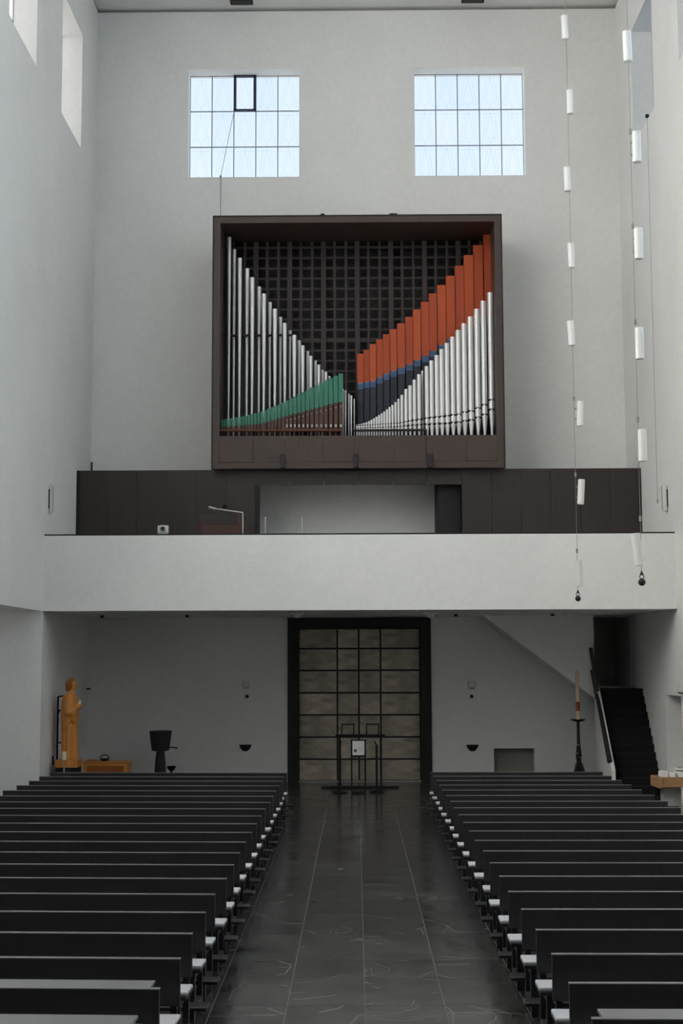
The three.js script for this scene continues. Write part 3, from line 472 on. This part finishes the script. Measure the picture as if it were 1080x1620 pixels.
// column loudspeakers on the side walls
for (const s of [-1, 1]) {
  const X = s < 0 ? XL : XR, a = onX(s < 0 ? 77 : 1056, 767, X), b = onX(s < 0 ? 77 : 1056, s < 0 ? 812 : 808, X), o = thing('column_loudspeaker', s < 0 ? 'slim white column loudspeaker on the left wall above the gallery' : 'slim white column loudspeaker on the right wall above the gallery', 'loudspeaker', [X, b.y, b.z]);
  part('cabinet', rbox(s < 0 ? 0.02 : -0.12, s < 0 ? 0.09 : -0.02, 0, a.y - b.y, -0.05, 0.05, 0.01), M.white, o); part('grille', box(s < 0 ? 0.09 : -0.125, s < 0 ? 0.094 : -0.12, 0.03, a.y - b.y - 0.03, -0.04, 0.04), M.greyPaint, o); part('bracket', box(Math.min(0, -s * 0.03), Math.max(0, -s * 0.03), 0.1, a.y - b.y - 0.1, 0.03, 0.06), M.charcoal, o);
}
{
  const a = onX(1025, 184, XR), b = onX(1042, 792, XR), o = thing('vent_cord', 'thin grey pull cord hanging down the right wall from a window', 'cord', [XR - 0.03, b.y, (a.z + b.z) / 2]); part('cord', rod(V(0, 0, 0), V(0, a.y - b.y, a.z - (a.z + b.z) / 2 > 0 ? 0 : 0), 0.004, 0.004, 6), M.cord, o); part('hand_grip', rod(V(0, -0.06, 0), V(0, 0.04, 0), 0.018), M.greyPaint, o); part('pulley', new THREE.SphereGeometry(0.05, 12, 8), M.blackMetal, o, [0, a.y - b.y, 0]);
  const p = at(369, 181, ZB + 0.3), q = at(349, 279, ZB - 0.02), e = at(349.5, 341, ZB - 0.02), w = thing('window_cable', 'thin cable running from the black vent down to the organ case', 'cable', [q.x, e.y, -ZB + 0.02]); part('cable', [rod(p.clone().sub(w.position), q.clone().sub(w.position), 0.007, 0.007, 6), rod(q.clone().sub(w.position), V(0, 0, 0), 0.007, 0.007, 6)], M.cord, w); part('guide', new THREE.SphereGeometry(0.03, 10, 8), M.cord, w, q.clone().sub(w.position).toArray());
}

{ const p = onX(1079, 1095, XR), o = thing('wall_intercom', 'small white box on the right wall above the literature table', 'intercom', [XR, p.y, p.z]); part('casing', rbox(-0.08, 0, 0, 0.2, -0.07, 0.07, 0.012), M.white, o); part('lower_edge', box(-0.085, 0, -0.025, 0, -0.07, 0.07), M.charcoal, o); }
// ------------------------------------------------------------------ below the gallery: wall fittings
for (const [u, where] of [[389, 'on the statue side of the portal'], [746, 'on the staircase side of the portal']]) {
  const c = at(u, 1083, ZB), o = thing('emergency_light', `small pale box light on the end wall ${where}`, 'wall light', [c.x, c.y, -ZB]); part('body', rbox(-0.08, 0.08, -0.08, 0.09, 0, 0.07, 0.015), M.white, o); part('cover', rbox(-0.06, 0.07, -0.1, -0.08, 0.01, 0.08, 0.008), M.greyPaint, o);
  const d = at(u + (u < 500 ? 2 : -0.5), 1101.5, ZB), k = thing('wall_lamp', `round black ball fitting on the end wall ${where}`, 'wall fitting', [d.x, d.y, -ZB]); part('ball', new THREE.SphereGeometry(0.042, 14, 10), M.black, k, [0, 0, 0.06]); part('stem', rod(V(0, 0, 0), V(0, 0, 0.04), 0.015), M.black, k);
  const s = at(u < 500 ? 388 : 747, 1178, ZB), b = thing('holy_water_stoup', `black half-round holy water bowl on the end wall ${where}`, 'bowl', [s.x, s.y, -ZB]); const bg = new THREE.LatheGeometry([[0.001, -0.17], [0.06, -0.16], [0.11, -0.11], [0.145, -0.05], [0.16, 0], [0.14, 0], [0.1, -0.08], [0.001, -0.12]].map(([r, y]) => new THREE.Vector2(r, y)), 24, -Math.PI / 2, Math.PI); part('bowl', bg, M.iron, b); part('back_plate', box(-0.15, 0.15, -0.03, 0, 0, 0.015), M.iron, b);
}
// paschal candle
{
  const p = at(914, 1138, 34), o = thing('candle_stand', 'tall black wrought iron candle stand with a round drip dish', 'candle stand', [p.x, 0, -34]), H = p.y;
  part('shaft', lathe([[0.001, 0.3], [0.09, 0.34], [0.055, 0.6], [0.07, 0.8], [0.04, 1.1], [0.035, H - 0.05], [0.06, H - 0.03], [0.001, H - 0.02]], 14), M.iron, o); part('drip_dish', lathe([[0.001, H - 0.06], [0.09, H - 0.05], [0.18, H - 0.01], [0.17, H + 0.005], [0.001, H - 0.02]], 24), M.iron, o);
  for (let k = 0; k < 3; k++) { const a = k * 2.094 + 0.5; part('leg', rod(V(Math.cos(a) * 0.26, 0.0, Math.sin(a) * 0.26), V(Math.cos(a) * 0.05, 0.62, Math.sin(a) * 0.05), 0.03, 0.035), M.iron, o); }
  for (const [y, a] of [[0.75, 1.2], [0.95, 0.4], [1.05, 1.9], [0.85, 2.2]]) part('boss', new THREE.SphereGeometry(0.018, 8, 6), M.steel, o, [Math.cos(a) * 0.065, y, Math.sin(a) * 0.065]);
  const t = at(913, 1062, 34).y - H, c = thing('paschal_candle', 'tall slim wax candle with a reddish band, on the iron stand', 'candle', [p.x, H, -34]);
  part('wax', rod(V(0, 0, 0), V(0, t, 0), 0.048, 0.042, 18), M.waxDim, c); part('band', rod(V(0, 0.2, 0), V(0, 0.42, 0), 0.05, 0.05, 18), M.red, c); part('wick', rod(V(0, t, 0), V(0, t + 0.04, 0), 0.005), M.black, c);
}
// baptismal font
{
  const Z = 34.5, t = at(254, 1156, Z), k = mpp(Z), o = thing('baptismal_font', 'dark bronze bucket-shaped baptismal font on a tapering foot', 'font', [t.x, 0, -Z]), yT = t.y, yM = at(254, 1188, Z).y;
  part('foot', lathe([[0.001, 0], [0.2, 0], [0.16, yM - 0.25], [0.12, yM], [0.001, yM]], 4).rotateY(Math.PI / 4), M.charcoal, o); part('basin', lathe([[0.001, yM], [0.19, yM + 0.005], [0.215, yM + 0.03], [0.275, yT - 0.02], [0.27, yT], [0.23, yT - 0.015], [0.001, yT - 0.03]], 28), M.charcoal, o);
  const sp = sub('spout', o); part('arm', rod(V(0.2, yM + 0.09, 0), V(0.42, yM + 0.075, 0), 0.016), M.iron, sp); part('tip', rod(V(0.38, yM + 0.075, 0), V(0.38, yM + 0.02, 0), 0.01), M.iron, sp);
  const b = at(271, 1212, Z), w = thing('floor_bowl', 'small black flared bowl on a foot beside the font', 'bowl', [b.x, 0, -Z]); const hb = at(271, 1212, Z).y; part('bowl', lathe([[0.001, hb - 0.1], [0.07, hb - 0.1], [0.12, hb], [0.1, hb], [0.001, hb - 0.06]], 20), M.iron, w); part('stem', lathe([[0.001, 0], [0.1, 0], [0.09, 0.03], [0.035, 0.08], [0.035, hb - 0.1], [0.001, hb - 0.1]], 16), M.iron, w);
}
// low wooden chest with bowls by the left wall
{
  const Z = 33.2, a = at(131, 1205, Z), b = at(202, 1205, Z), o = thing('wooden_chest', 'low honey-coloured wooden chest in the corner beside the statue', 'chest', [(a.x + b.x) / 2, 0, -Z - 0.25]), hw = (b.x - a.x) / 2, H = a.y;
  part('body', rbox(-hw, hw, 0, H - 0.03, -0.28, 0.25, 0.012), M.honey, o); part('lid', rbox(-hw - 0.02, hw + 0.02, H - 0.03, H, -0.29, 0.27, 0.01), M.honey, o); part('recess_panel', box(-hw + 0.1, hw - 0.1, 0.1, H - 0.1, 0.25, 0.258), M.statueDark, o);
  const d = thing('wooden_dish', 'pale turned wooden dish lying on the low chest', 'dish', [at(146, 1206, Z).x, H, -Z - 0.2]); part('dish', lathe([[0.001, 0.005], [0.07, 0.005], [0.135, 0.05], [0.125, 0.055], [0.06, 0.02], [0.001, 0.018]], 24), M.dishAndLitHand, d);
  const k = thing('handled_basket', 'dark small basket with a bent handle on the low chest', 'basket', [at(163, 1200, Z).x, H, -Z - 0.2]); part('tray', lathe([[0.001, 0.0], [0.08, 0.0], [0.105, 0.06], [0.095, 0.06], [0.001, 0.015]], 20), M.charcoal, k); part('handle', new THREE.TorusGeometry(0.105, 0.014, 8, 20, Math.PI).scale(1, 0.9, 1).translate(0, 0.05, 0), M.blackMetal, k);
  const w = at(134, 1091, 35.7), s = thing('wall_bracket', 'thin dark bracket on the end wall beside the statue head', 'bracket', [w.x, w.y, -ZB]); part('arm', rod(V(-0.11, 0, 0.12), V(0.11, 0.02, 0.12), 0.02), M.blackMetal, s); part('fixing', rod(V(0.05, 0.01, 0), V(0.05, 0.015, 0.12), 0.012), M.blackMetal, s);
}
// stands before the portal
{
  const Z = 33.1, c = at(567, 1255, Z), o = thing('notice_stand', 'black two-legged stand holding a white printed sheet before the portal', 'stand', [c.x, 0, -Z]), k = mpp(Z), yT = at(567, 1172, Z).y, yB = at(567, 1194, Z).y, w = 10.6 * k;
  part('base', rbox(-0.17, 0.17, 0, 0.05, -0.16, 0.16, 0.01), M.blackMetal, o); for (const s of [-1, 1]) part('leg', box(s * w - 0.018, s * w + 0.018, 0.05, yT - 0.06, -0.02, 0.02), M.blackMetal, o);
  part('holder', rbox(-w - 0.02, w + 0.02, yB - 0.06, yT + 0.03, -0.022, 0.012, 0.006), M.blackMetal, o); part('sheet', box(-w + 0.02, w - 0.02, yB - 0.01, yT, 0.012, 0.016), M.paper, o); part('emblem', box(-w * 0.65, -w * 0.25, yB + 0.06, yB + 0.13, 0.016, 0.0175), std({ color: 0x5c5a44, roughness: 0.8 }), o); for (let i = 0; i < 3; i++) part('print_line', box(-w * 0.1, w * 0.7, yB + 0.07 + i * 0.04, yB + 0.078 + i * 0.04, 0.016, 0.0172), M.greyPaint, o);
  for (const u of [537.5, 596]) { const p = at(u, 1253, Z + 0.1), s = thing('barrier_post', u < 560 ? 'black post on a round foot, statue side of the notice stand' : 'black post on a round foot, staircase side of the notice stand', 'post', [p.x, 0, -Z - 0.1]), h = at(u, 1178, Z + 0.1).y; part('foot', lathe([[0.001, 0], [0.18, 0], [0.18, 0.03], [0.05, 0.055], [0.001, 0.055]], 24), M.blackMetal, s); part('pole', rod(V(0, 0.05, 0), V(0, h, 0), 0.03), M.blackMetal, s); part('head', rod(V(0, h - 0.02, 0), V(u < 560 ? 0.03 : -0.06, h + 0.08, 0), 0.022, 0.016), M.blackMetal, s); }
  const r = thing('display_rack', 'dark low rack with two open frames behind the notice stand', 'rack', [at(570, 1247, 34.4).x, 0, -34.4]); const y1 = at(570, 1163, 34.4).y, y2 = at(570, 1145, 34.4).y;
  part('foot_bar', box(-0.95, 0.93, 0.0, 0.05, -0.03, 0.03), M.blackMetal, r); for (const s of [-0.5, 0.5]) part('upright', box(s - 0.025, s + 0.025, 0.05, y1, -0.02, 0.02), M.blackMetal, r); part('crossbar', box(-0.6, 0.6, y1 - 0.03, y1 + 0.02, -0.02, 0.02), M.blackMetal, r);
  for (const s of [-1, 1]) { const f = sub('frame', r, [s * 0.3, 0, 0]); part('stile', box(-0.16, -0.13, y1, y2, -0.012, 0.012), M.blackMetal, f); part('stile', box(0.13, 0.16, y1, y2, -0.012, 0.012), M.blackMetal, f); part('rail', box(-0.13, 0.13, y2 - 0.03, y2, -0.012, 0.012), M.blackMetal, f); }
}
// literature table at the right edge
{
  const Z = 26.6, a = at(1036, 1222, Z), o = thing('literature_table', 'small light wood table with black legs by the right wall', 'table', [a.x + 0.55, 0, -Z]), H = 0.94;
  part('table_top', rbox(-0.55, 0.55, H - 0.21, H - 0.17, -0.35, 0.3, 0.008), M.tableWood, o); part('apron', box(-0.53, 0.53, H - 0.2, H - 0.03, -0.33, 0.26), M.tableWood, o); part('end_board', rbox(-0.57, -0.48, H - 0.23, H - 0.03, -0.36, 0.31, 0.02), M.tableWood, o);
  for (const [x, z] of [[-0.0, 0.24], [0.5, 0.24], [-0.5, -0.3], [0.5, -0.3]]) part('leg', box(x - 0.02, x + 0.02, 0, H - 0.2, z - 0.02, z + 0.02), M.blackMetal, o);
  const bin = thing('grey_box', 'pale grey square box standing under the literature table', 'box', [at(1062, 1250, Z).x, 0, -Z - 0.05]); part('body', rbox(-0.17, 0.17, 0.36, H - 0.235, -0.15, 0.12, 0.015), M.greyPaint, bin); part('pedestal', box(-0.12, 0.12, 0, 0.36, -0.1, 0.05), M.black, bin);
  [[0, 0.1, 0.02, 'tallest stack of white leaflets at the end board of the literature table'], [0.16, 0.07, -0.05, 'white leaflet stack between two other stacks on the literature table'], [0.31, 0.085, 0.03, 'white leaflet stack beside the dark book pile on the literature table']].forEach(([x, h, t, l]) => { const b = thing('leaflet_stack', l, 'leaflets', [o.position.x - 0.42 + x, H - 0.03, -Z + 0.09], t * 3, 'leaflets on the table'); part('leaflets', rbox(-0.06, 0.06, 0, h * 1.0, -0.12, 0.12, 0.005), M.paper, b); part('top_sheet', box(-0.062, 0.062, h * 1.0, h * 1.0 + 0.004, -0.1, 0.12), M.white, b); });
  const c = thing('book_pile', 'pile of books with pale top beside the leaflets', 'books', [at(1079, 1212, Z).x + 0.05, H - 0.03, -Z - 0.2]); part('book', rbox(-0.1, 0.1, 0, 0.1, -0.12, 0.12, 0.005), M.black, c); part('book', rbox(-0.14, 0.1, 0.1, 0.14, -0.12, 0.12, 0.005), M.white, c); part('book', rbox(-0.12, 0.1, 0.14, 0.18, -0.12, 0.12, 0.005), M.greyPaint, c);
}

// ------------------------------------------------------------------ carved statue in profile
function surface(lo, hi, n, sdf) {               // marching cubes over a box
  const mc = new MarchingCubes(n, new THREE.MeshBasicMaterial(), false, false, 120000), c = lo.clone().add(hi).multiplyScalar(0.5), e = hi.clone().sub(lo).multiplyScalar(0.5), h = n / 2, p = V(0, 0, 0);
  for (let k = 0; k < n; k++) for (let j = 0; j < n; j++) for (let i = 0; i < n; i++) { p.set((i - h) / h * e.x + c.x, (j - h) / h * e.y + c.y, (k - h) / h * e.z + c.z); mc.field[i + j * n + k * n * n] = -sdf(p); }
  mc.isolation = 0; mc.update();
  let g = new THREE.BufferGeometry(); g.setAttribute('position', new THREE.BufferAttribute(new Float32Array(mc.positionArray.slice(0, mc.count * 3)), 3));
  g.scale(e.x, e.y, e.z); g.translate(c.x, c.y, c.z); g = mergeVertices(g, 1e-4); g.computeVertexNormals(); return metreUVkeep(g);
}
const smin = (a, b, k) => { const h = Math.max(k - Math.abs(a - b), 0) / k; return Math.min(a, b) - h * h * k / 4; };
const capD = (p, a, b, r0, r1) => { const ab = b.clone().sub(a), t = THREE.MathUtils.clamp(p.clone().sub(a).dot(ab) / ab.lengthSq(), 0, 1); return p.distanceTo(a.clone().addScaledVector(ab, t)) - (r0 + (r1 - r0) * t); };
const ellD = (p, c, r) => { const x = (p.x - c.x) / r.x, y = (p.y - c.y) / r.y, z = (p.z - c.z) / r.z, k = Math.hypot(x, y, z); return (k - 1) * Math.min(r.x, r.y, r.z); };
{
  const Z = 31.8, foot = at(110, 1201, Z), topY = at(112, 1073, Z).y, H = topY - foot.y, k = H / 1.85;
  const o = thing('statue', 'carved honey-coloured wooden statue of a robed figure with hands raised to the chest', 'statue', [foot.x, foot.y, -Z]); o.scale.setScalar(k);
  // columnar robe: elliptic section by height, carved folds as real relief
  const prof = [[0, 0.17, 0.2, 0.0], [0.08, 0.175, 0.2, 0.0], [0.5, 0.175, 0.19, 0.0], [0.8, 0.18, 0.2, 0.0], [1.05, 0.185, 0.22, 0.0], [1.25, 0.175, 0.235, -0.005], [1.42, 0.145, 0.23, -0.012], [1.5, 0.1, 0.17, -0.005], [1.56, 0.062, 0.07, 0.01], [1.62, 0.058, 0.06, 0.015]];
  const pr = (y) => { for (let i = 1; i < prof.length; i++) if (y <= prof[i][0]) { const a = prof[i - 1], b = prof[i], t = (y - a[0]) / (b[0] - a[0]), s = t * t * (3 - 2 * t); return a.map((v, j) => v + (b[j] - v) * s); } return prof[prof.length - 1]; };
  const robe = (p) => {
    const y = THREE.MathUtils.clamp(p.y, 0, 1.62), [, rx, rz, cx] = pr(y), dx = p.x - cx, a = Math.atan2(p.z / rz, dx / rx), q = Math.hypot(dx / rx, p.z / rz), low = THREE.MathUtils.smoothstep(1.0 - y, 0, 0.6), fold = 0.014 * low * Math.cos(a * 11 + y * 1.6) + 0.007 * low * Math.cos(a * 5 - y * 3);
    let d = (q - 1) * Math.min(rx, rz) - fold; d = Math.max(d, -p.y, p.y - 1.62);
    // mantle over back and arm, hem running diagonally down to the back
    const hem = 0.62 + (p.x + 0.16) * 1.15; let m = (q - 1) * Math.min(rx, rz) - 0.022 - 0.007 * Math.cos(a * 7 + y * 5); m = Math.max(m, hem - p.y, p.y - 1.46, p.x - 0.17); d = smin(d, m, 0.012);
    for (const s of [-1, 1]) { const e = V(0.02, 1.08, s * 0.24), w = V(0.19, 1.2, s * 0.06); d = smin(d, capD(p, V(-0.01, 1.4, s * 0.19), e, 0.075, 0.075), 0.06); d = smin(d, capD(p, e, w, 0.078, 0.06), 0.05); d = smin(d, capD(p, V(0.1, 1.06, s * 0.2), V(0.12, 0.86, s * 0.18), 0.05, 0.02), 0.06); }
    return d;
  };
  part('robe', surface(V(-0.36, -0.05, -0.42), V(0.36, 1.7, 0.42), 96, robe), M.statue, o);
  const head = (p) => {
    let d = ellD(p, V(0.03, 1.715, 0), V(0.098, 0.125, 0.085)); d = smin(d, capD(p, V(0.06, 1.64, 0), V(0.085, 1.635, 0), 0.045, 0.03), 0.04);         // jaw and chin
    d = smin(d, capD(p, V(0.118, 1.735, 0), V(0.142, 1.688, 0), 0.011, 0.016), 0.02); d = smin(d, capD(p, V(0.118, 1.657, -0.015), V(0.118, 1.657, 0.015), 0.009, 0.009), 0.012); d = smin(d, capD(p, V(0.115, 1.644, -0.012), V(0.115, 1.644, 0.012), 0.008, 0.008), 0.01);
    for (const s of [-1, 1]) { d = Math.max(d, -ellD(p, V(0.128, 1.722, s * 0.036), V(0.018, 0.014, 0.022))); d = smin(d, ellD(p, V(0.107, 1.72, s * 0.035), V(0.014, 0.011, 0.016)), 0.006); d = smin(d, capD(p, V(0.12, 1.742, s * 0.018), V(0.105, 1.742, s * 0.06), 0.009, 0.007), 0.012); }
    return smin(d, capD(p, V(0.01, 1.5, 0), V(0.02, 1.66, 0), 0.07, 0.058), 0.04);
  };
  part('head', surface(V(-0.12, 1.5, -0.14), V(0.2, 1.87, 0.14), 80, head), M.statue, o);
  const hair = (p) => { let d = ellD(p, V(0.005, 1.735, 0), V(0.108, 0.118, 0.102)); d = smin(d, capD(p, V(-0.05, 1.7, 0), V(-0.065, 1.6, 0), 0.075, 0.055), 0.05); for (const s of [-1, 1]) d = smin(d, capD(p, V(0.01, 1.72, s * 0.075), V(-0.005, 1.6, s * 0.075), 0.036, 0.028), 0.04); d += 0.003 * Math.cos(p.y * 90 + p.z * 40); return Math.max(d, p.x - 0.055 - Math.max(0, p.y - 1.77) * 0.75); };
  part('hair', surface(V(-0.2, 1.52, -0.16), V(0.16, 1.88, 0.16), 72, hair), M.statueDark, o);
  for (const s of [-1, 1]) {
    const hand = (p) => { let d = capD(p, V(0.17, 1.19, s * 0.06), V(0.21, 1.26, s * 0.03), 0.034, 0.032); for (let f = 0; f < 4; f++) { const b = V(0.196 + f * 0.012, 1.28 - f * 0.008, s * 0.03), m = b.clone().add(V(0.012, 0.045 - f * 0.004, -s * 0.008)), t = m.clone().add(V(0.002, 0.035 - f * 0.004, -s * 0.012)); d = smin(d, Math.min(capD(p, b, m, 0.0105, 0.0095), capD(p, m, t, 0.0095, 0.0075)), 0.008); } d = smin(d, Math.min(capD(p, V(0.18, 1.23, s * 0.03), V(0.172, 1.27, s * 0.015), 0.012, 0.01), capD(p, V(0.172, 1.27, s * 0.015), V(0.176, 1.305, s * 0.008), 0.01, 0.008)), 0.008); return d; };
    part('hand', surface(V(0.1, 1.12, s > 0 ? -0.03 : -0.12), V(0.3, 1.4, s > 0 ? 0.12 : 0.03), 64, hand), M.dishAndLitHand, o);  // hands paler than the robe: a lit highlight put into the colour
  }
  part('plinth_board', rbox(-0.27 / k * 1, 0.24, -0.17 / k, 0.0, -0.28, 0.28, 0.01), M.honey, o);
  const bl = thing('plinth', 'black block plinth carrying the wooden statue', 'plinth', [foot.x - 0.02, 0, -Z]); part('block', box(-0.24, 0.24, 0.02, foot.y - 0.17, -0.25, 0.25), M.black, bl); part('foot_plate', box(-0.26, 0.26, 0, 0.02, -0.27, 0.27), M.blackMetal, bl);
  const fr = thing('iron_frame', 'black iron bar frame standing behind the wooden statue at the left wall', 'frame', [at(90, 1213, Z + 0.36).x, 0, -Z - 0.36]), fy = at(90, 1103, Z).y, ly = at(92, 1176, Z).y, my = at(92, 1127, Z).y;
  part('upright', box(-0.018, 0.018, 0, fy, -0.018, 0.018), M.blackMetal, fr); part('arm', rod(V(0, fy, 0), V(0.16, fy + 0.03, 0), 0.018), M.blackMetal, fr); part('arm', rod(V(0, ly, 0), V(0.12, ly - 0.02, 0), 0.015), M.blackMetal, fr); part('spike', new THREE.ConeGeometry(0.05, 0.1, 8).rotateZ(Math.PI), M.blackMetal, fr, [0.02, my, 0]);
  const cz = Z - 0.55, cp = at(101.5, 1202, cz), st = thing('candle_holder', 'slender metal candle holder with a small dish before the statue', 'candle holder', [cp.x, 0, -cz]); part('pole', rod(V(0, 0.02, 0), V(0, cp.y - 0.02, 0), 0.016), M.steel, st); part('dish', lathe([[0.001, cp.y - 0.03], [0.05, cp.y - 0.03], [0.09, cp.y], [0.001, cp.y - 0.012]], 20), M.honey, st); part('base', new THREE.CylinderGeometry(0.11, 0.13, 0.03, 20), M.blackMetal, st, [0, 0.015, 0]);
  const cd = thing('pillar_candle', 'thick cream pillar candle standing before the statue', 'candle', [cp.x, cp.y - 0.01, -cz]); part('wax', rod(V(0, 0, 0), V(0, 0.19, 0), 0.052, 0.05, 20), M.wax, cd); part('wick', rod(V(0, 0.19, 0), V(0, 0.215, 0), 0.004), M.black, cd);
  const sw = onX(83.5, 1203, XL), sp = thing('wall_socket', 'black switch plate on the left wall by the statue base', 'switch', [XL, sw.y, sw.z]); part('plate', box(0, 0.012, -0.1, 0.1, -0.06, 0.06), M.black, sp); part('button', box(0.012, 0.02, -0.03, 0.03, -0.03, 0.03), M.charcoal, sp);
}

renderer.render(scene, camera);
